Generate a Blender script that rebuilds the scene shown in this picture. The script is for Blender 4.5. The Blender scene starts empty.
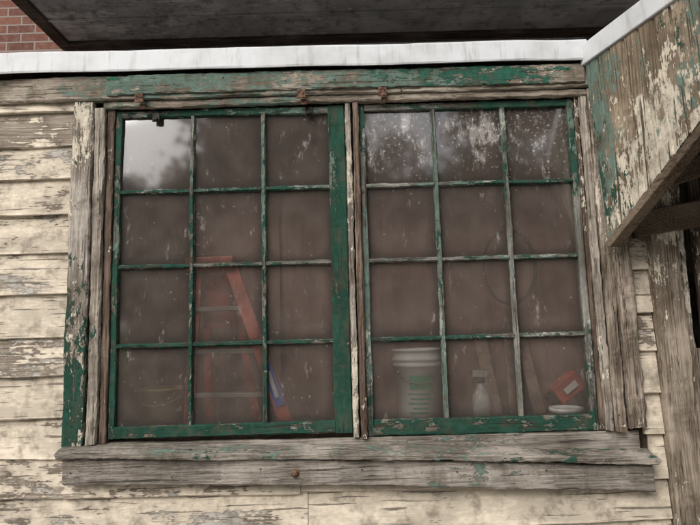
import bpy, math, random
from mathutils import Vector, Matrix, noise as mn
random.seed(7)
R=random.Random(11)
S=bpy.context.scene
S.view_settings.view_transform='Standard'; S.view_settings.look='None'; S.view_settings.exposure=0
COL=S.collection

# ---------------------------------------------------------------- materials
class NT:
    def __init__(s,name):
        s.m=bpy.data.materials.new(name); s.m.use_nodes=True
        s.t=s.m.node_tree; s.t.nodes.clear()
        s.out=s.t.nodes.new('ShaderNodeOutputMaterial')
    def n(s,typ,**k):
        nd=s.t.nodes.new('ShaderNode'+typ)
        for a,b in k.items(): setattr(nd,a,b)
        return nd
    def put(s,sock,v):
        if isinstance(v,bpy.types.NodeSocket): s.t.links.new(v,sock)
        else:
            if sock.type=='RGBA' and not hasattr(v,'__len__'): v=(v,v,v)
            if sock.type=='RGBA' and len(v)==3: v=(*v,1)
            sock.default_value=v
    def math(s,op,a,b=0.5,c=0.5,clamp=False):
        nd=s.n('Math',operation=op,use_clamp=clamp)
        for i,v in enumerate((a,b,c)): s.put(nd.inputs[i],v)
        return nd.outputs[0]
    def mix(s,f,a,b,mode='MIX'):
        nd=s.n('Mix',data_type='RGBA',blend_type=mode)
        s.put(nd.inputs[0],f); s.put(nd.inputs[6],a); s.put(nd.inputs[7],b)
        return nd.outputs[2]
    def noise(s,vec,scale,detail=6,rough=0.6):
        nd=s.n('TexNoise'); s.put(nd.inputs['Vector'],vec)
        nd.inputs['Scale'].default_value=scale; nd.inputs['Detail'].default_value=detail
        nd.inputs['Roughness'].default_value=rough
        return nd.outputs['Fac']
    def step(s,v,lo,hi,a=0.,b=1.):
        nd=s.n('MapRange',interpolation_type='SMOOTHSTEP'); s.put(nd.inputs[0],v)
        for i,x in zip((1,2,3,4),(lo,hi,a,b)): s.put(nd.inputs[i],x)
        return nd.outputs[0]
    def coord(s,kind='Object',scale=(1,1,1),off=(0,0,0),rot=(0,0,0)):
        tc=s.n('TexCoord'); mp=s.n('Mapping')
        s.t.links.new(tc.outputs[kind],mp.inputs[0])
        mp.inputs['Scale'].default_value=scale; mp.inputs['Location'].default_value=off; mp.inputs['Rotation'].default_value=rot
        return mp.outputs[0]
    def bump(s,h,strength=.5,dist=.002):
        b=s.n('Bump'); b.inputs['Strength'].default_value=strength; b.inputs['Distance'].default_value=dist
        s.put(b.inputs['Height'],h); return b.outputs[0]
    def bsdf(s,col,rough=.8,nrm=None,spec=.3,metal=0):
        if rough>=.8:
            p=s.n('BsdfDiffuse'); s.put(p.inputs['Color'],col); p.inputs['Roughness'].default_value=.0
            if nrm is not None: s.put(p.inputs['Normal'],nrm)
            return p.outputs[0]
        p=s.n('BsdfPrincipled'); s.put(p.inputs['Base Color'],col); s.put(p.inputs['Roughness'],rough)
        p.inputs['Specular IOR Level'].default_value=spec; p.inputs['Metallic'].default_value=metal
        if nrm is not None: s.put(p.inputs['Normal'],nrm)
        return p.outputs[0]
    def done(s,sh): s.t.links.new(sh,s.out.inputs[0]); return s.m

def peel(name,wd,wl,layers,axis='x',seed=0.,grainbump=1.,crk=1.):
    """weathered wood with flaking paint layers [(colour, coverage, flake_scale)]"""
    s=NT(name); o=(seed*3.1,seed*1.7,seed*2.3)
    g={'x':(1.6,48,48),'z':(48,48,1.6),'y':(48,1.6,48)}[axis]
    p={'x':(.45,1,1),'z':(1,1,.45),'y':(1,.45,1)}[axis]
    grain=s.noise(s.coord(scale=g,off=o),3.5,3,.7)
    big=s.noise(s.coord(scale=(1,1,1),off=o),5,1,.6)
    col=s.mix(s.step(grain,.36,.64),wd,wl)
    col=s.mix(s.step(big,.35,.7,0,.5),col,tuple(c*.6 for c in wd))
    col=s.mix(s.step(big,.5,.3,0,.4),col,tuple(c*1.3 for c in wl))
    crack=s.step(s.noise(s.coord(scale=tuple(q*.9 for q in g),off=(o[2],o[0],o[1])),2.6,3,.55),.345,.385,crk,0)
    h=s.math('MULTIPLY',grain,.8*grainbump)
    h=s.math('SUBTRACT',h,s.math('MULTIPLY',crack,.8))
    i=0; v=None
    for pc,cov,fs in layers:
        i+=1
        oo=(o[0]+i*5.3,o[1]+i*2.2,o[2]+i*9.1)
        a=s.noise(s.coord(scale=p,off=oo),fs,4,.82)
        b=s.noise(s.coord(scale=p,off=oo),fs*.16,0,.5)
        v=s.math('ADD',s.math('MULTIPLY',a,.6),s.math('MULTIPLY',b,.4))
        v=s.math('SUBTRACT',v,s.math('MULTIPLY',s.math('SUBTRACT',.5,grain),.18))
        th=.5+(.5-cov)*.34
        m=s.step(v,th-.006,th+.010)
        edge=s.step(v,th-.03,th)
        m=s.math('MULTIPLY',m,s.math('SUBTRACT',1.,s.math('MULTIPLY',crack,.85)),clamp=True)
        pv=s.mix(s.step(a,.4,.72),tuple(c*.74 for c in pc),tuple(min(1,c*1.2) for c in pc))
        col=s.mix(s.math('MULTIPLY',edge,.35),col,tuple(c*.5 for c in wd))
        col=s.mix(m,col,pv)
        if i==len(layers): h=s.math('ADD',h,s.math('MULTIPLY',m,.8))
    col=s.mix(s.math('MULTIPLY',crack,.7),col,tuple(c*.25 for c in wd))
    dirt=s.noise(s.coord(off=(o[0],2,o[2])),13,3,.75)
    col=s.mix(s.step(dirt,.46,.74,0,.6),col,(.10,.078,.055))
    return s.done(s.bsdf(col,.85,s.bump(h,.8,.0028),.2))

GREEN=(.027,.074,.053); PGREEN=(.14,.195,.16); CREAM=(.60,.535,.43); DKW=(.10,.078,.058)
M={}
def sid(i):
    k='sid%d'%i
    if k not in M:
        rr=random.Random(i)
        M[k]=peel('siding_paint_%d'%i,(.23,.185,.145),(.46,.40,.33),[((.46,.43,.38),.40,14),((.69,.60,.48),rr.uniform(.60,.86),10)],'x',i*1.37+1,.5,.7)
    return M[k]
M['header']=peel('header_wood',(.16,.13,.10),(.38,.33,.27),[(PGREEN,.30,22),(GREEN,.20,20)],'x',3.4)
M['headgreen']=peel('header_green',(.16,.13,.10),(.38,.33,.27),[(CREAM,.22,30),(PGREEN,.46,26),((.032,.11,.078),.44,19)],'x',4)
M['casL']=peel('casing_wood',(.17,.14,.11),(.44,.40,.35),[(CREAM,.44,24),(GREEN,.42,20)],'z',5)
M['casR']=peel('casing_wood_grey',(.17,.14,.11),(.44,.39,.33),[(CREAM,.30,22),(GREEN,.18,20)],'z',6)
M['casR2']=peel('casing_wood_brown',(.13,.098,.072),(.38,.32,.26),[((.58,.51,.42),.28,22)],'z',7)
M['mull']=peel('mullion_wood',(.08,.055,.042),(.24,.18,.14),[(CREAM,.18,30)],'z',8)
M['mullw']=peel('mullion_pale',(.17,.14,.12),(.42,.38,.33),[(CREAM,.45,30)],'z',8.5)
M['stileg']=peel('stile_green',(.12,.105,.08),(.27,.25,.21),[(PGREEN,.40,26),(GREEN,.60,18)],'z',9,.5)
M['railg']=peel('rail_green',(.12,.10,.08),(.30,.27,.22),[(PGREEN,.42,26),(GREEN,.58,22)],'x',10.6,.5)
ml=[(PGREEN,.42,40),((.34,.36,.31),.26,36),(GREEN,.42,30)]
M['muntv']=peel('muntin_v',(.10,.09,.077),(.27,.26,.23),ml,'z',11,.5)
M['munth']=peel('muntin_h',(.10,.09,.077),(.27,.26,.23),ml,'x',12,.5)
M['sill']=peel('sill_wood',(.15,.128,.107),(.39,.35,.305),[(PGREEN,.14,22)],'x',13)
M['silltop']=peel('sill_top_wood',(.13,.11,.09),(.39,.35,.30),[(PGREEN,.28,22),(GREEN,.20,24)],'x',14)
M['hood']=peel('hood_boards',(.15,.11,.075),(.36,.29,.21),[(CREAM,.46,20),(PGREEN,.50,19),(GREEN,.22,22)],'z',15)
M['hoodtrim']=peel('hood_trim',(.08,.057,.041),(.20,.155,.115),[],'y',16,.4,.3)
M['post']=peel('post_wood',(.14,.105,.075),(.37,.31,.245),[(CREAM,.34,20)],'z',17)
M['dark']=peel('old_dark_wood',(.02,.016,.012),(.06,.048,.038),[],'z',18)
M['soff']=peel('soffit_panel',(.46,.44,.42),(.54,.52,.50),[((.60,.58,.56),.5,5)],'x',19,.12,.3)
M['sofft']=peel('soffit_trim',(.08,.06,.048),(.20,.155,.13),[],'x',20)

def simple(name,col,rough=.6,var=.15,scale=20,spec=.4,metal=0,bump=.2):
    s=NT(name); n=s.noise(s.coord(),scale,3,.65)
    c=s.mix(s.step(n,.35,.65),tuple(x*(1-var) for x in col),tuple(min(1,x*(1+var)) for x in col))
    return s.done(s.bsdf(c,rough,s.bump(n,bump,.002) if bump else None,spec,metal))
def flashm():
    s=NT('white_flashing'); v=s.coord(scale=(1,1,1))
    n=s.noise(v,6,3,.7); st=s.noise(s.coord(scale=(14,14,1.5)),3,3,.7)
    c=s.mix(s.step(n,.4,.75),(.64,.65,.66),(.52,.52,.515))
    c=s.mix(s.step(st,.52,.75,0,.5),c,(.31,.29,.265))
    return s.done(s.bsdf(c,.5,s.bump(n,.25,.006),.3))
M['flash']=flashm()
def brickm():
    s=NT('red_brick'); b=s.n('TexBrick'); v=s.coord(rot=(math.radians(-90),0,0))
    s.put(b.inputs['Vector'],v)
    b.inputs['Color1'].default_value=(.22,.10,.075,1); b.inputs['Color2'].default_value=(.14,.068,.055,1); b.inputs['Mortar'].default_value=(.30,.265,.24,1)
    b.inputs['Scale'].default_value=1; b.inputs['Brick Width'].default_value=.17; b.inputs['Row Height'].default_value=.056; b.inputs['Mortar Size'].default_value=.005
    n=s.noise(s.coord(),30,4,.7)
    c=s.mix(s.step(n,.4,.7,0,.5),b.outputs['Color'],(.28,.19,.15))
    h=s.math('SUBTRACT',s.math('MULTIPLY',n,.3),b.outputs['Fac'])
    return s.done(s.bsdf(c,.9,s.bump(h,.7,.006),.2))
M['brick']=brickm()
def paperm():
    s=NT('brown_kraft_paper'); n=s.noise(s.coord(),3,3,.6); n2=s.noise(s.coord(scale=(6,1,.6)),3,3,.6)
    c=s.mix(s.step(n,.35,.65),(.18,.112,.09),(.31,.205,.168))
    c=s.mix(s.step(n2,.42,.7,0,.5),c,(.13,.085,.07))
    return s.done(s.bsdf(c,.85,s.bump(n2,.5,.02),.2))
M['paper']=paperm()
def glassm():
    s=NT('dirty_window_glass')
    uv=s.n('TexCoord').outputs['UV']; sp=s.n('SeparateXYZ'); s.put(sp.inputs[0],uv)
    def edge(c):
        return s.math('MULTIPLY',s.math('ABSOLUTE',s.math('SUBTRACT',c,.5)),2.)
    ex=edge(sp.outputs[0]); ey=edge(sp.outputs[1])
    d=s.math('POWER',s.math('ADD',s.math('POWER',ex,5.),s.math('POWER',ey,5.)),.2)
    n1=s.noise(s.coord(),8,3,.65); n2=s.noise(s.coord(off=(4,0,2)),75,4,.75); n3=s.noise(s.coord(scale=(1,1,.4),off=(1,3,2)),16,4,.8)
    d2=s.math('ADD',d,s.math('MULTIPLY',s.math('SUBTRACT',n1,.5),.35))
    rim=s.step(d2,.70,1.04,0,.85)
    film=s.step(n1,.25,.75,.24,.44)
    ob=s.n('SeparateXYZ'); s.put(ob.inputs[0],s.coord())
    # extra pale spots and streaks on the upper lights of the right-hand sash
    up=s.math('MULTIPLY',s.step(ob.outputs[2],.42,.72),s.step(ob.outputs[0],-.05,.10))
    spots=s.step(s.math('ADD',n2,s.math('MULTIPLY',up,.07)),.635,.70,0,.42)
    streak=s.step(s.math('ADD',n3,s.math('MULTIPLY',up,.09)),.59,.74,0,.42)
    film=s.math('MULTIPLY',film,s.math('SUBTRACT',1.,s.math('MULTIPLY',rim,.85)))
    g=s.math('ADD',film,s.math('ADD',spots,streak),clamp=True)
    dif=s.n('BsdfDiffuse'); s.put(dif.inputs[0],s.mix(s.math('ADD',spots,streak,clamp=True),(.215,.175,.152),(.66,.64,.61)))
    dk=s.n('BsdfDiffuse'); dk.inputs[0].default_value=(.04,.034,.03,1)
    tr=s.n('BsdfTransparent'); tr.inputs[0].default_value=(.95,.94,.92,1)
    gl=s.n('BsdfGlossy'); gl.inputs['Roughness'].default_value=.06; gl.inputs[0].default_value=(1,1,1,1)
    lw=s.n('LayerWeight'); lw.inputs[0].default_value=.5
    ff=s.math('ADD',.15,s.math('MULTIPLY',s.math('POWER',lw.outputs['Facing'],4.),.6),clamp=True)
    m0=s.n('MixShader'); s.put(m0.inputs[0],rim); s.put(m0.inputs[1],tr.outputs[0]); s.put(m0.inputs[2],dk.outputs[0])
    m2=s.n('MixShader'); s.put(m2.inputs[0],g); s.put(m2.inputs[1],m0.outputs[0]); s.put(m2.inputs[2],dif.outputs[0])
    m1=s.n('MixShader'); s.put(m1.inputs[0],ff); s.put(m1.inputs[1],m2.outputs[0]); s.put(m1.inputs[2],gl.outputs[0])
    return s.done(m1.outputs[0])
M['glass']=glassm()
M['rust']=simple('rusty_metal',(.14,.085,.06),.8,.5,90,.4,.3,.6)
M['black']=simple('black_metal',(.025,.022,.02),.6,.3,60,.4,.5)
M['nail']=simple('nail_head',(.06,.04,.03),.8,.4,200)
M['wplast']=simple('white_plastic',(.76,.77,.74),.4,.06,14,bump=0)
M['red']=simple('red_fibreglass',(.46,.115,.078),.45,.2,14,bump=0)
M['alu']=simple('aluminium',(.18,.165,.15),.5,.1,40,.5,.2,0)
M['blue']=simple('blue_label',(.04,.12,.5),.5,.1,bump=0)
M['greenl']=simple('green_print',(.05,.24,.13),.5,.1,bump=0)
M['lumber']=simple('old_lumber',(.25,.18,.14),.8,.3,14)
M['yellow']=simple('yellow_plastic',(.30,.24,.08),.5,.15,14,bump=0)
M['rubber']=simple('black_rubber',(.06,.048,.04),.6,.2,40,bump=0)
M['bottle']=simple('clear_grey_plastic',(.42,.41,.38),.3,.15,30,bump=0)
M['bench']=simple('bench_wood',(.16,.12,.09),.8,.3,12)
M['inner']=simple('interior_wall',(.3,.25,.21),.9,.2,6,bump=0)
M['roof']=simple('roof_felt',(.12,.12,.12),.9,.3,30)
M['ground']=simple('grass_ground',(.07,.09,.04),.95,.4,2,.2,0,0)
M['bounce']=simple('pale_bounce_concrete',(.40,.38,.35),.9,.15,5,.2,0,0)
M['road']=simple('asphalt',(.055,.055,.055),.9,.2,30,bump=0)
M['bark']=simple('bark',(.07,.055,.045),.95,.35,14,.2,0,0)
M['leaf']=simple('leaves',(.045,.065,.035),.8,.5,1.5,.3,bump=0)
M['neigh']=simple('neighbour_siding',(.16,.15,.14),.8,.15,4,bump=0)
M['nroof']=simple('neighbour_roof',(.06,.055,.055),.9,.2,8,bump=0)
M['nglass']=simple('neighbour_window',(.03,.035,.04),.15,.1,2,.5,bump=0)
M['white']=simple('white_trim',(.7,.7,.68),.6,.06,10,bump=0)

# ---------------------------------------------------------------- mesh helpers
def link(ob,parent=None):
    COL.objects.link(ob)
    if parent: ob.parent=parent
    return ob
def empty(name):
    e=bpy.data.objects.new(name,None); e.empty_display_size=.1; COL.objects.link(e); return e
def mesh(name,vs,fs,mat,parent=None,smooth=False):
    me=bpy.data.meshes.new(name); me.from_pydata(vs,[],fs); me.materials.append(mat if not isinstance(mat,str) else M[mat])
    me.validate(); me.update()
    import bmesh
    bm=bmesh.new(); bm.from_mesh(me); bmesh.ops.recalc_face_normals(bm,faces=bm.faces); bm.to_mesh(me); bm.free()
    if smooth:
        for p in me.polygons: p.use_smooth=True
    return link(bpy.data.objects.new(name,me),parent)
def rp(p0,p1,q0,q1,c=.003):
    return [(p0+c,q0),(p1-c,q0),(p1,q0+c),(p1,q1-c),(p1-c,q1),(p0+c,q1),(p0,q1-c),(p0,q0+c)]
def stick(name,axis,a0,a1,prof,mat,parent,jit=.0012,step=.018,warp=.0015,fn=None,rag=0.):
    n=max(2,int(abs(a1-a0)/step)); k=len(prof); vs=[];fs=[]
    sd=R.uniform(0,99)
    prev=[(0,0)]*k
    for i in range(n+1):
        a=a0+(a1-a0)*i/n
        wp=warp*mn.noise(Vector((a*3,sd,0)))*2; wq=warp*mn.noise(Vector((a*3,sd+31,0)))*2
        cur=[]
        for j,(p,q) in enumerate(prof):
            jp=.5*prev[j][0]+R.uniform(-jit,jit); jq=.5*prev[j][1]+R.uniform(-jit,jit); cur.append((jp,jq))
            aa=a
            if rag and i in(0,n): aa+=R.uniform(-rag,rag)
            P,Q=p+jp+wp,q+jq+wq
            v={'x':(aa,P,Q),'z':(P,Q,aa),'y':(P,aa,Q)}[axis]
            if fn: v=fn(*v)
            vs.append(v)
        prev=cur
    for i in range(n):
        for j in range(k):
            b=i*k; fs.append((b+j,b+(j+1)%k,b+k+(j+1)%k,b+k+j))
    fs.append(tuple(range(k))[::-1]); fs.append(tuple(range(n*k,n*k+k)))
    return mesh(name,vs,fs,mat,parent)
def box(name,x0,x1,y0,y1,z0,z1,mat,parent=None,bev=.0):
    vs=[(x,y,z) for x in(x0,x1) for y in(y0,y1) for z in(z0,z1)]
    fs=[(0,1,3,2),(4,6,7,5),(0,4,5,1),(2,3,7,6),(0,2,6,4),(1,5,7,3)]
    o=mesh(name,vs,fs,mat,parent)
    if bev:
        m=o.modifiers.new('b','BEVEL'); m.width=bev; m.segments=2
    return o
def lathe(name,prof,c,mat,parent=None,seg=40,a0=0,a1=2*math.pi,smooth=True):
    vs=[];fs=[];n=len(prof);full=abs(a1-a0-2*math.pi)<1e-6;ns=seg if full else seg+1
    for i in range(ns):
        a=a0+(a1-a0)*i/seg
        for r,z in prof: vs.append((c[0]+r*math.cos(a),c[1]+r*math.sin(a),c[2]+z))
    for i in range(seg):
        for j in range(n-1):
            a=i*n+j;b=((i+1)%ns)*n+j; fs.append((a,b,b+1,a+1))
    return mesh(name,vs,fs,mat,parent,smooth)
def tube(name,pts,r,mat,parent=None,seg=8,radii=None):
    vs=[];fs=[];n=len(pts);pts=[Vector(p) for p in pts]
    for i,p in enumerate(pts):
        t=(pts[min(i+1,n-1)]-pts[max(i-1,0)]).normalized()
        u=t.cross(Vector((0.13,.31,1))).normalized(); w=t.cross(u)
        rr=radii[i] if radii else r
        for k in range(seg):
            a=2*math.pi*k/seg; vs.append(tuple(p+u*math.cos(a)*rr+w*math.sin(a)*rr))
    for i in range(n-1):
        for k in range(seg): fs.append((i*seg+k,i*seg+(k+1)%seg,(i+1)*seg+(k+1)%seg,(i+1)*seg+k))
    fs.append(tuple(range(seg))[::-1]); fs.append(tuple(range((n-1)*seg,n*seg)))
    return mesh(name,vs,fs,mat,parent,True)
def bar(name,a,b,w,t,mat,parent=None,up=(0,1,0)):
    a=Vector(a);b=Vector(b);d=(b-a).normalized();u=Vector(up);u=(u-d*u.dot(d)).normalized();s=d.cross(u)
    vs=[tuple(p+s*w/2*i+u*t/2*j) for p in(a,b) for i,j in((-1,-1),(1,-1),(1,1),(-1,1))]
    fs=[(0,1,2,3),(7,6,5,4)]+[(k,(k+1)%4,4+(k+1)%4,4+k) for k in range(4)]
    o=mesh(name,vs,fs,mat,parent); m=o.modifiers.new('b','BEVEL'); m.width=min(w,t)*.12; m.segments=2
    return o

# ---------------------------------------------------------------- clapboard wall
wall=empty('clapboard_wall')
ZB=[.9,.822,.6925,.573,.444,.303,.162,.012,-.1185,-.2595,-.3916,-.521,-.65,-.78,-.91,-1.04,-1.17,-1.30,-1.43]
def clap(i,x0,x1,zt,zb,fn=None,seed=0):
    y=-.001
    prof=[(y,zt+.012),(y-.006,zt+.012),(y-.0195,zb+.004),(y-.0215,zb),(y-.020,zb-.003),(y,zb-.003)]
    stick('clapboard_%d'%i,'x',x0,x1,prof,sid((i*3+seed)%6),wall,.0009,.03,.003,fn,.001)
for i in range(len(ZB)-1):
    zt,zb=ZB[i],ZB[i+1]
    if zt>-.38:
        clap(i,-2.6,-.984,zt,zb)
        clap(i+20,.974,1.038,zt+.03,zb+.03,None,1)
    else:
        j=R.uniform(-.5,.7)
        fa=(lambda x,y,z:(x,y,z-.004*(x+1.0))); fb=(lambda x,y,z:(x,y,z+.018*max(0,x-.2)))
        if zt>-.40:
            clap(i,-2.6,-.972,zt,zb,fa,0)
            clap(i+60,-.970,j,zt-.05,zb,fa,0)
            clap(i+40,j+.003,.985,zt-.075,zb,fb,2)
            clap(i+80,.987,1.038,zt+.03,zb+.012,None,2)
        else:
            clap(i,-2.6,j,zt,zb,fa,0)
            clap(i+40,j+.003,1.038,zt,zb,fb,2)
box('sheathing_left',-2.6,-.86,.0,.03,-1.5,1.0,'dark',wall)
box('sheathing_right',.86,1.15,.0,.03,-1.5,1.0,'dark',wall)
box('sheathing_under',-.86,.86,.0,.03,-1.5,-.40,'dark',wall)
box('sheathing_over',-.86,.86,.0,.03,.83,1.0,'dark',wall)
box('interior_right',1.4,1.42,.6,.9,-1.5,1.0,'inner',wall)
box('interior_partition',1.145,1.165,.03,.9,-1.5,1.0,'inner',wall)
box('interior_back',-2.6,1.4,.9,.92,-1.5,1.0,'inner',wall)
box('interior_ceiling',-1.6,1.4,.03,.9,1.0,1.02,'inner',wall)  # no left wall: that side stays open to let light into the dim room

# ---------------------------------------------------------------- window frame
fr=empty('window_frame')
stick('header_board','x',-2.6,.90,rp(-.036,.0,.853,.943,.004),'header',fr,.0015,.018,.003)
stick('header_green_board','x',-.86,.862,rp(-.0445,-.037,.868,.938,.003),'headgreen',fr,.002,.014,.002,None,.004)
stick('head_trim','x',-.875,.90,rp(-.024,.0,.826,.8515,.004),'header',fr,.0018,.014,.0015)
stick('casing_left_outer','z',-.353,.851,rp(-.982,-.908,-.030,.0,.004),'casL',fr,.0018,.018,.0025,None,.003)
stick('casing_left_inner','z',-.350,.825,rp(-.905,-.868,-.024,.0,.004),'casR',fr,.0018,.018,.002,None,.003)
stick('jamb_left','z',-.350,.825,rp(-.866,-.841,-.010,.03,.002),'mull',fr,.0012,.02,.001)
stick('casing_right_inner','z',-.352,.851,rp(.846,.872,-.020,.0,.003),'casR',fr,.0018,.018,.002,None,.003)
stick('casing_right_mid','z',-.356,.851,rp(.875,.911,-.029,.0,.004),'casR2',fr,.0022,.018,.003,None,.004)
stick('casing_right_outer','z',-.345,.851,rp(.914,.969,-.040,.0,.005),'casR2',fr,.0028,.016,.003,lambda x,y,z:(x+.012*max(0,.3-z),y,z),.008)
stick('jamb_right','z',-.350,.825,rp(.832,.845,-.006,.03,.002),'mull',fr,.0012,.02,.001)
stick('mullion_left','z',-.352,.825,rp(-.003,.016,-.016,.03,.002),'mullw',fr,.0014,.016,.001)
stick('mullion_right','z',-.356,.825,rp(.0225,.0435,-.019,.03,.003),'mull',fr,.0014,.016,.0015)
stick('mullion_back','z',-.35,.825,rp(.010,.030,.005,.032,.002),'dark',fr,.0005,.05,0)
def nails(parent,pts,r=.0028):
    vs=[];fs=[]
    for x,y,z in pts:
        b=len(vs); vs.append((x,y-.0012,z))
        for k in range(8):
            a=k*math.pi/4; vs.append((x+r*math.cos(a),y,z+r*math.sin(a)))
        fs+= [(b,b+1+k,b+1+(k+1)%8) for k in range(8)]
    mesh('nail_heads',vs,fs,'nail',parent)
nails(fr,[(R.uniform(-.965,-.925),-.0325,-.3+.19*k+R.uniform(-.02,.02)) for k in range(6)]+
      [(R.uniform(.88,.905),-.032,-.3+.17*k) for k in range(7)]+
      [(-.8+.2*k+R.uniform(-.05,.05),-.0468,R.uniform(.88,.925)) for k in range(9)])

# ---------------------------------------------------------------- sashes
def sash(name,x0,x1,zb,zt,cols,rows,stL,stR):
    e=empty(name)
    stick('stile_left','z',zb,zt,rp(x0,cols[0][0],-.002,.028,.002),stL,e,.0010,.016,.0012)
    stick('stile_right','z',zb,zt,rp(cols[2][1],x1,-.004,.028,.003),stR,e,.0010,.016,.0012)
    stick('rail_bottom','x',cols[0][0],cols[2][1],rp(-.005,.028,zb,rows[3][1],.003),'railg',e,.0012,.014,.0012)
    stick('rail_top','x',cols[0][0],cols[2][1],rp(-.002,.028,rows[0][0],zt,.002),'munth',e,.0010,.014,.0012)
    for i in(0,1):
        stick('muntin_vertical_%d'%i,'z',rows[3][1],rows[0][0],[(cols[i][1],.008),(cols[i][1]+.0035,-.003),(cols[i+1][0]-.0035,-.003),(cols[i+1][0],.008),(cols[i+1][0],.022),(cols[i][1],.022)],'muntv',e,.0011,.011,.0012)
    for i in(0,1,2):
        for c in range(3):
            stick('muntin_horizontal_%d_%d'%(i,c),'x',cols[c][0]-.002,cols[c][1]+.002,[(.008,rows[i][1]),(-.001,rows[i][1]-.0035),(-.001,rows[i+1][0]+.0035),(.008,rows[i+1][0]),(.020,rows[i+1][0]),(.020,rows[i][1])],'munth',e,.0011,.011,.0012)
    vs=[];fs=[];uvs=[]
    for c in cols:
        for r in rows:
            b=len(vs); tx=R.uniform(-.0012,.0012); tz=R.uniform(-.0012,.0012); g=.004
            for (x,z,sx,sz) in((c[0]-g,r[1]-g,-1,-1),(c[1]+g,r[1]-g,1,-1),(c[1]+g,r[0]+g,1,1),(c[0]-g,r[0]+g,-1,1)):
                vs.append((x,.012+sx*tx+sz*tz,z))
            fs.append((b,b+1,b+2,b+3)); uvs+=[(0,0),(1,0),(1,1),(0,1)]
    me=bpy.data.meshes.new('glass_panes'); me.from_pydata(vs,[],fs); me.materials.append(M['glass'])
    uvl=me.uv_layers.new(name='UVMap')
    for l in me.loops: uvl.data[l.index].uv=uvs[l.vertex_index]
    link(bpy.data.objects.new('glass_panes',me),e)
    return e
rows=[(.797,.527),(.511,.255),(.239,-.021),(-.037,-.300)]
sL=sash('window_sash',-.838,-.006,-.339,.821,[(-.817,-.569),(-.551,-.312),(-.294,-.066)],rows,'stileg','stileg')
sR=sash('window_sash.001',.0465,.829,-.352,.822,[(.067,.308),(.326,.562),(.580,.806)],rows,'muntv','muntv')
for i,(x,z) in enumerate([(-.735,.838),(-.155,.838),(.135,.838)]):
    h=empty('hinge' if i==0 else 'hinge.%03d'%i)
    box('plate',x-.017,x+.012,-.053,-.0465,z-.002,z+.028,'rust',h,.001)
    box('leaf',x-.006,x+.016,-.035,-.0265,z-.022,z-.002,'rust',h,.001)
    tube('pin',[(x-.018,-.05,z-.003),(x+.016,-.05,z-.003)],.0035,'rust',h)
    nails(h,[(x-.01,-.054,z+.018),(x+.004,-.054,z+.012)],.003)
for i,(x,z) in enumerate([(-.69,.792),(-.135,.800)]):
    h=empty('sash_stop' if i==0 else 'sash_stop.001')
    box('tab',x-.014,x+.014,-.012,-.006,z-.016,z+.016,'black',h,.002)
    box('foot',x-.008,x+.008,-.022,-.010,z-.014,z-.004,'black',h,.002)

# ---------------------------------------------------------------- sill (sagging to the right)
sill=empty('window_sill')
sag=lambda x,y,z:(x,y,z-.030*(x+1.0)-.010*max(0,x)**2)
stick('sill_slab','x',-.972,.985,[(.03,-.343),(-.055,-.358),(-.076,-.363),(-.079,-.369),(-.077,-.381),(-.072,-.384),(.03,-.384)],'silltop',sill,.0016,.014,.003,sag,.006)
stick('sill_apron','x',-.955,.965,rp(-.058,-.0235,-.470,-.3865,.005),'sill',sill,.0018,.016,.003,sag,.006)
stick('sill_filler','x',-.90,.96,rp(-.004,.024,-.43,-.356,.002),'sill',sill,.001,.03,.001)
b=lathe('bolt_head',[(0,.012),(.006,.011),(.010,.007),(.011,0),(.014,-.001),(.014,-.004)],(0,0,0),'rust',sill,16)
b.rotation_euler=(math.radians(90),0,0); b.location=(-.198,-.064,-.452)
nails(sill,[(x,-.0615,-.43-.030*(x+1)+R.uniform(-.015,.015)) for x in(-.93,-.6,-.31,.02,.33,.62,.93)])

# ---------------------------------------------------------------- flashing, soffit, brick wall
fl=empty('roof_flashing')
stick('drip_edge','x',-2.6,.875,[(-.050,.951),(-.058,.949),(-.060,.955),(-.056,1.022),(-.050,1.031),(.0,1.037),(.0,1.03),(-.048,1.022),(-.050,.958)],'flash',fl,.0008,.05,.004)
so=empty('bay_window_soffit')
X0,X1,Y0,ZS=-1.70,3.2,.42,1.73
box('bay_body',X0+.03,X1-.03,Y0+.03,1.19,ZS+.05,4.4,'sofft',so)
box('soffit_panel',X0+.06,X1-.06,Y0+.04,1.19,ZS+.02,ZS+.049,'soff',so)
stick('soffit_trim_left','y',Y0,1.19,rp(X0,X0+.075,ZS,ZS+.1,.005),'sofft',so,.001,.05,.002)
stick('soffit_trim_front','x',X0+.076,X1,rp(Y0,Y0+.075,ZS,ZS+.1,.005),'sofft',so,.001,.05,.002)
stick('soffit_trim_wall','x',X0+.076,X1,rp(1.13,1.19,ZS-.002,ZS+.02,.003),'sofft',so,.001,.05,.002)
stick('soffit_batten','x',X0+.076,X1,rp(.90,.915,ZS+.010,ZS+.0195,.001),'soff',so,.001,.05,.001)
box('brick_wall',-6,6,1.2,1.4,.9,6,'brick')
mesh('lean_to_roof',[(-3,-.045,1.036),(2.6,-.045,1.036),(2.6,1.2,1.25),(-3,1.2,1.25)],[(0,1,2,3)],'roof')

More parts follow.
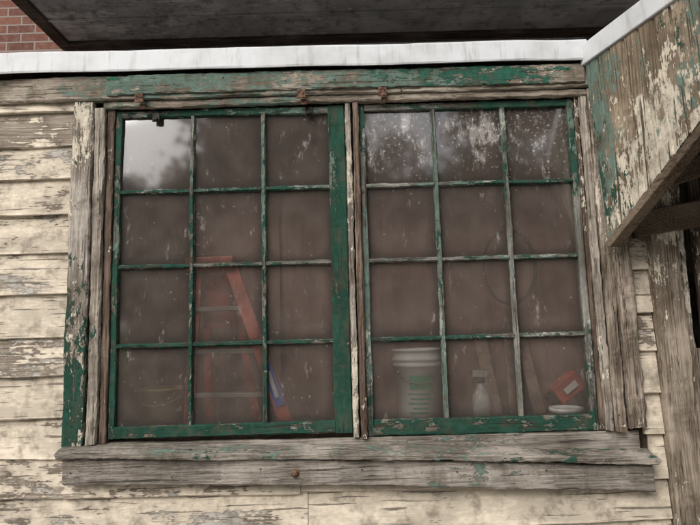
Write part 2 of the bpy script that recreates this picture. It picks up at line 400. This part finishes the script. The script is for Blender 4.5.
# ---------------------------------------------------------------- porch hood on the right
hood=empty('porch_hood')
dx,dy=.27/1.0358,-1/1.0358
HX,HY=.868,-.048
def hp(s,off,z): return (HX+s*dx+off*dy*1, HY+s*dy-off*dx*1, z)
s0=0;i=0
while s0<1.0:
    w=.062
    a,b=s0,min(s0+w-.003,1.02)
    zt=.925; zl=.285+.66*a; zr=.285+.66*b
    n=14; vs=[];fs=[]
    sd=R.uniform(0,50)
    for k in range(n+1):
        q=k/n; za=zl+(zt-zl)*q; zb_=zr+(zt-zr)*q
        lean=.045*(1-min(1,(za-.285)/.64))
        j=[R.uniform(-.0008,.0008) for _ in range(4)]
        wv=.002*mn.noise(Vector((za*5,sd,0)))
        vs+=[hp(a+lean*.9+j[0],-.001,za),hp(a+lean*.9+.004+j[1],.006+wv,za),hp(b+lean*.9-.004+j[2],.006+wv,zb_),hp(b+lean*.9+j[3],-.001,zb_),hp(b+lean*.9,-.014,zb_),hp(a+lean*.9,-.014,za)]
    for k in range(n):
        for c in range(6): fs.append((k*6+c,k*6+(c+1)%6,k*6+6+(c+1)%6,k*6+6+c))
    fs.append((0,1,2,3,4,5)); fs.append(tuple(range(n*6,n*6+6)))
    mesh('hood_board_%d'%i,vs,fs,'hood',hood); s0+=w; i+=1
a=Vector(hp(.04,-.012,.268)); b_=Vector(hp(1.05,-.012,.268+.66*1.01))
bar('hood_lower_trim',a,b_,.026,.045,'hoodtrim',hood,up=(-dy,dx,0))
a=Vector(hp(-.01,-.0,.965)); b_=Vector(hp(1.05,-.0,.965))
bar('hood_flashing',a,b_,.075,.03,'flash',hood,up=(-dy,dx,0))
mesh('hood_deck',[hp(.0,-.02,1.0),hp(1.05,-.02,1.0),(2.6,hp(1.05,0,0)[1],1.0),(2.6,0,1.0)],[(0,1,2,3)],'dark',hood)
bar('hood_inner_beam',(.99,-.03,.34),(1.5,-.03,.42),.09,.05,'hoodtrim',hood)
bar('hood_rafter',(1.0,-.06,.47),(1.5,-.35,.60),.07,.045,'hoodtrim',hood)
dr=empty('porch_doorway')
stick('post','z',-1.5,.93,rp(1.041,1.142,-.045,.02,.006),'post',dr,.002,.02,.003)
stick('post_stop','z',-1.5,.93,rp(1.145,1.172,-.022,.02,.004),'casR2',dr,.002,.02,.003)
stick('door_lower_panel','z',-1.5,-.09,rp(1.174,1.9,.02,.05,.004),'post',dr,.001,.03,.002)
box('door_dark_back',1.17,2.6,.5,.52,-1.5,1.0,'dark',dr)
stick('door_frame_right','z',-1.5,.93,rp(1.9,2.6,-.02,.03,.006),'post',dr,.002,.02,.003)
stick('door_stile','z',-.09,.93,rp(1.235,1.27,.02,.05,.003),'mull',dr,.001,.03,.002)

# ---------------------------------------------------------------- interior things
box('work_bench',-2.4,1.13,.06,.88,-.40,-.34,'bench',None,.004)
def paper(name,x0,x1,y):
    nx=46;nz=50;vs=[];fs=[];sd=R.uniform(0,50)
    for i in range(nx+1):
        for k in range(nz+1):
            x=x0+(x1-x0)*i/nx; z=-.34+1.32*k/nz
            d=.016*mn.noise(Vector((x*4,z*1.2,sd)))+.008*mn.noise(Vector((x*11+z*3,z*5,sd+7)))+.003*mn.noise(Vector((x*30,z*26,sd)))
            vs.append((x,y+d,z))
    for i in range(nx):
        for k in range(nz):
            a=i*(nz+1)+k; fs.append((a,a+nz+1,a+nz+2,a+1))
    return mesh(name,vs,fs,'paper',None,True)
paper('brown_paper_sheet',-1.5,-.30,.40); paper('brown_paper_sheet.001',-.34,.40,.425); paper('brown_paper_sheet.002',.36,1.13,.405)
bk=empty('plastic_bucket'); c=(.245,.20,-.34)
lathe('pail',[(0,.002),(.074,.002),(.078,.006),(.088,.205),(.0945,.206),(.0945,.216),(.0905,.217),(.0905,.226),(.095,.227),(.095,.236),(.091,.237),(.0915,.262),(.096,.263),(.096,.270),(.088,.270),(.085,.2),(.072,.01),(0,.01)],c,'wplast',bk,48)
tube('handle',[(c[0]+.098*math.cos(a),c[1]-.095*math.sin(a),c[2]+.222-.075*math.sin(a)) for a in [math.pi*k/16 for k in range(17)]],.0022,'alu',bk)
lathe('label_block',[(.0855,.125),(.0882,.175)],c,'greenl',bk,16,math.radians(-118),math.radians(-62))
for k in range(5):
    z=.112-.017*k; w=[34,27,33,22,30][k]
    rr=.078+.010*z/.2+.0016
    lathe('print_line_%d'%k,[(rr-.0006,z-.006),(rr,z)],c,'greenl',bk,12,math.radians(-90-w),math.radians(-90+w*(.6+.3*(k%2))))
sb=empty('spray_bottle'); c=(.475,.17,-.34)
lathe('body',[(0,0),(.031,0),(.034,.004),(.034,.075),(.031,.095),(.018,.118),(.013,.128),(.013,.14)],c,'bottle',sb,28)
lathe('collar',[(.0145,.138),(.0155,.141),(.0155,.156),(.012,.16)],c,'black',sb,20)
bar('spray_head',(c[0]-.030,c[1],c[2]+.174),(c[0]+.026,c[1],c[2]+.170),.024,.018,'bottle',sb)
bar('nozzle',(c[0]-.040,c[1],c[2]+.175),(c[0]-.029,c[1],c[2]+.175),.014,.014,'black',sb)
tube('trigger',[(c[0]-.018,c[1],c[2]+.165),(c[0]-.026,c[1],c[2]+.145),(c[0]-.024,c[1],c[2]+.122)],.004,'black',sb)
ld=empty('step_ladder')
bar('front_rail_right',(-.452,.13,.27),(-.235,.10,-.34),.048,.022,'red',ld)
bar('front_rail_left',(-.585,.17,.27),(-.615,.18,-.34),.040,.022,'red',ld)
bar('top_cap',(-.612,.17,.268),(-.425,.14,.268),.05,.10,'red',ld)
bar('rear_rail_right',(-.47,.22,.25),(-.385,.33,-.34),.03,.018,'red',ld)
bar('rear_rail_left',(-.565,.23,.25),(-.58,.34,-.34),.03,.018,'red',ld)
for k in range(3):
    q=.28+.26*k; z=.27-.61*q
    bar('step_%d'%k,(-.585-.03*q,.175,z),(-.452+.217*q,.14,z),.016,.06,'alu',ld)
bar('side_panel',(-.53,.195,.24),(-.52,.225,.03),.11,.008,'red',ld)
bar('rail_label',(-.315,.097,-.105),(-.262,.090,-.255),.036,.006,'blue',ld)
bar('label_text',(-.304,.0925,-.135),(-.273,.0875,-.225),.014,.006,'white',ld)
yb=empty('yellow_pail'); c=(-.73,.22,-.34)
lathe('pail',[(0,.002),(.07,.002),(.083,.14),(.089,.141),(.089,.15),(.08,.15),(.067,.01),(0,.01)],c,'yellow',yb,36)
tube('handle',[(c[0]+.09*math.cos(a),c[1]-.09*math.sin(a),c[2]+.14-.05*math.sin(a)) for a in [math.pi*k/14 for k in range(15)]],.002,'alu',yb)
for i,(a,b_,w) in enumerate([((.56,.30,-.34),(.53,.385,-.04),.05),((.64,.29,-.34),(.655,.38,-.02),.06),((.73,.30,-.34),(.70,.385,-.05),.045),((.585,.33,.52),(.72,.37,.83),.035)]):
    bar('leaning_board' if i==0 else 'leaning_board.%03d'%i,a,b_,w,.018,'lumber',None)
cc=empty('cable_coil')
for k in range(2):
    pts=[(.66+(.105+.006*k)*math.cos(t),.35-.01*k+.004*math.sin(3*t+k),.25+(.15+.008*k+.004*math.sin(2*t+k))*math.sin(t)) for t in [2*math.pi*j/48 for j in range(49)]]
    tube('loop_%d'%k,pts,.004,'rubber',cc)
tube('hook',[(.66,.40,.43),(.66,.30,.425),(.66,.29,.45)],.004,'black',cc)
rd=empty('red_power_tool')
bar('body',(.76,.21,-.265),(.86,.23,-.20),.075,.06,'red',rd)
bar('grip',(.85,.23,-.22),(.885,.23,-.33),.035,.03,'black',rd)
bar('battery',(.85,.23,-.325),(.93,.23,-.325),.03,.05,'black',rd)
bar('nose',(.735,.205,-.28),(.765,.21,-.262),.045,.04,'black',rd)
bar('badge',(.79,.176,-.245),(.84,.187,-.212),.022,.004,'white',rd)
pl=empty('paint_can_lid')
lathe('lid',[(0,.012),(.05,.012),(.053,.016),(.058,.016),(.060,.010),(.058,0),(0,0)],(.76,.10,-.305),'wplast',pl,32)
lathe('can',[(0,0),(.055,0),(.055,.034),(0,.034)],(.76,.10,-.34),'alu',pl,32)

# ---------------------------------------------------------------- surroundings behind the camera
mesh('ground',[(-300,-300,-1.508),(300,-300,-1.508),(300,300,-1.508),(-300,300,-1.508)],[(0,1,2,3)],'ground')
mesh('road',[(-300,-9.5,-1.504),(300,-9.5,-1.504),(300,-5.5,-1.504),(-300,-5.5,-1.504)],[(0,1,2,3)],'road')
mesh('bounce_paving',[(-9,-5.4,-1.5),(9,-5.4,-1.5),(9,.5,-1.5),(-9,.5,-1.5)],[(0,1,2,3)],'bounce')  # unseen pale paving, added to bounce light up under the soffit
nh=empty('neighbour_house')
box('walls',-6.5,8,-22,-14,-1.5,3.2,'neigh',nh)
mesh('roof',[(-7,-22.5,3.1),(8.5,-22.5,3.1),(8.5,-13.5,3.1),(-7,-13.5,3.1),(-7,-18,5.6),(8.5,-18,5.6)],[(3,2,5,4),(0,4,5,1),(0,3,4),(1,5,2)],'nroof',nh)
for i,x in enumerate((-4.5,-1.5,2,5.5)):
    box('window_%d'%i,x-.5,x+.5,-14,-13.97,.4,2,'nglass',nh); box('window_sill_%d'%i,x-.6,x+.6,-14,-13.9,.28,.4,'white',nh)
box('door',.0,.95,-14,-13.96,-1.45,.7,'white',nh)
def tree(name,x,y,h,rad,nl,trh=2.0,seed=1,leaf=.13):
    rr=random.Random(seed); e=empty(name); g=-1.5
    tube('trunk',[(x,y,g),(x+.05,y,g+trh*.5),(x-.03,y+.05,g+trh),(x+.05,y,g+h*.75)],0,'bark',e,10,[.24,.19,.15,.04])
    cl=[]
    for k in range(11):
        a=rr.uniform(0,6.28); z0=g+trh*rr.uniform(.7,1.5); r=rad*rr.uniform(.45,.9)
        end=(x+r*math.cos(a),y+r*math.sin(a)*.8,g+h*rr.uniform(.55,.92))
        mid=(x+.4*r*math.cos(a),y+.4*r*math.sin(a),(z0+end[2])/2+.1)
        tube('limb_%d'%k,[(x,y,z0),mid,end],0,'bark',e,6,[.08,.05,.012]); cl+=[end,mid]
    for k in range(34):
        a=rr.uniform(0,6.28);t=rr.uniform(-1,1);r=rad*(1-t*t)**.5*rr.uniform(.3,1)
        cl.append((x+r*math.cos(a),y+r*.8*math.sin(a),g+h*.66+t*h*.30))
    vs=[];fs=[]
    for _ in range(nl):
        c=rr.choice(cl); p=Vector((c[0]+rr.gauss(0,rad*.15),c[1]+rr.gauss(0,rad*.15),c[2]+rr.gauss(0,rad*.13)))
        u=Vector((rr.gauss(0,1),rr.gauss(0,1),rr.gauss(0,1))).normalized(); w=u.cross(Vector((rr.gauss(0,1),rr.gauss(0,1),rr.gauss(0,1)))).normalized()
        s_=leaf*rr.uniform(.6,1.3); b=len(vs)
        vs+=[tuple(p-u*s_*.5),tuple(p+w*s_*.3),tuple(p+u*s_*.5),tuple(p-w*s_*.3)]; fs.append((b,b+1,b+2,b+3))
    mesh('foliage',vs,fs,'leaf',e)
tree('tree',-1.5,-8.6,6.6,2.0,18000,2.0,3,.22)
tree('tree.001',.9,-9.4,5.8,.9,1800,2.2,5,.16)
tree('tree.002',4.0,-8.8,6.9,2.1,18000,2.0,8,.22)
tree('tree.003',-5.6,-12,5.5,1.8,13000,1.6,9,.24)
tree('tree.004',8.5,-10,6.5,2.2,6000,2.0,10,.2)

# ---------------------------------------------------------------- light
w=bpy.data.worlds.new("World"); S.world=w; w.use_nodes=True; nt=w.node_tree; nt.nodes.clear()
sk=nt.nodes.new('ShaderNodeTexSky'); sk.sky_type='NISHITA'; sk.sun_disc=False
EL,AZ=math.radians(40),math.radians(211)
sk.sun_elevation=EL; sk.sun_rotation=AZ; sk.dust_density=4; sk.air_density=1.2
hs=nt.nodes.new('ShaderNodeHueSaturation'); hs.inputs['Saturation'].default_value=.35
bg=nt.nodes.new('ShaderNodeBackground'); bg.inputs[1].default_value=.15
ow=nt.nodes.new('ShaderNodeOutputWorld')
nt.links.new(sk.outputs[0],hs.inputs['Color']); nt.links.new(hs.outputs[0],bg.inputs[0]); nt.links.new(bg.outputs[0],ow.inputs[0])
sd_=Vector((math.sin(AZ)*math.cos(EL),math.cos(AZ)*math.cos(EL),math.sin(EL)))
L=bpy.data.lights.new('sun','SUN'); L.energy=2.15; L.angle=math.radians(40); L.color=(1,.98,.95)
lo=bpy.data.objects.new('sun',L); COL.objects.link(lo); lo.rotation_euler=sd_.to_track_quat('Z','Y').to_euler()

# ---------------------------------------------------------------- camera
cam=bpy.data.cameras.new('camera'); co=bpy.data.objects.new('camera',cam); COL.objects.link(co); S.camera=co
cam.sensor_width=36; cam.lens=36*549/700; cam.clip_start=.05; cam.clip_end=1000
t=math.radians(7.2); r=math.radians(1.57)
fwd=Vector((0,math.cos(t),math.sin(t))); up0=Vector((0,-math.sin(t),math.cos(t))); rt0=Vector((1,0,0))
rt=rt0*math.cos(r)-up0*math.sin(r); up=rt0*math.sin(r)+up0*math.cos(r)
co.matrix_world=Matrix(((rt.x,up.x,-fwd.x,0),(rt.y,up.y,-fwd.y,-1.92),(rt.z,up.z,-fwd.z,0),(0,0,0,1)))
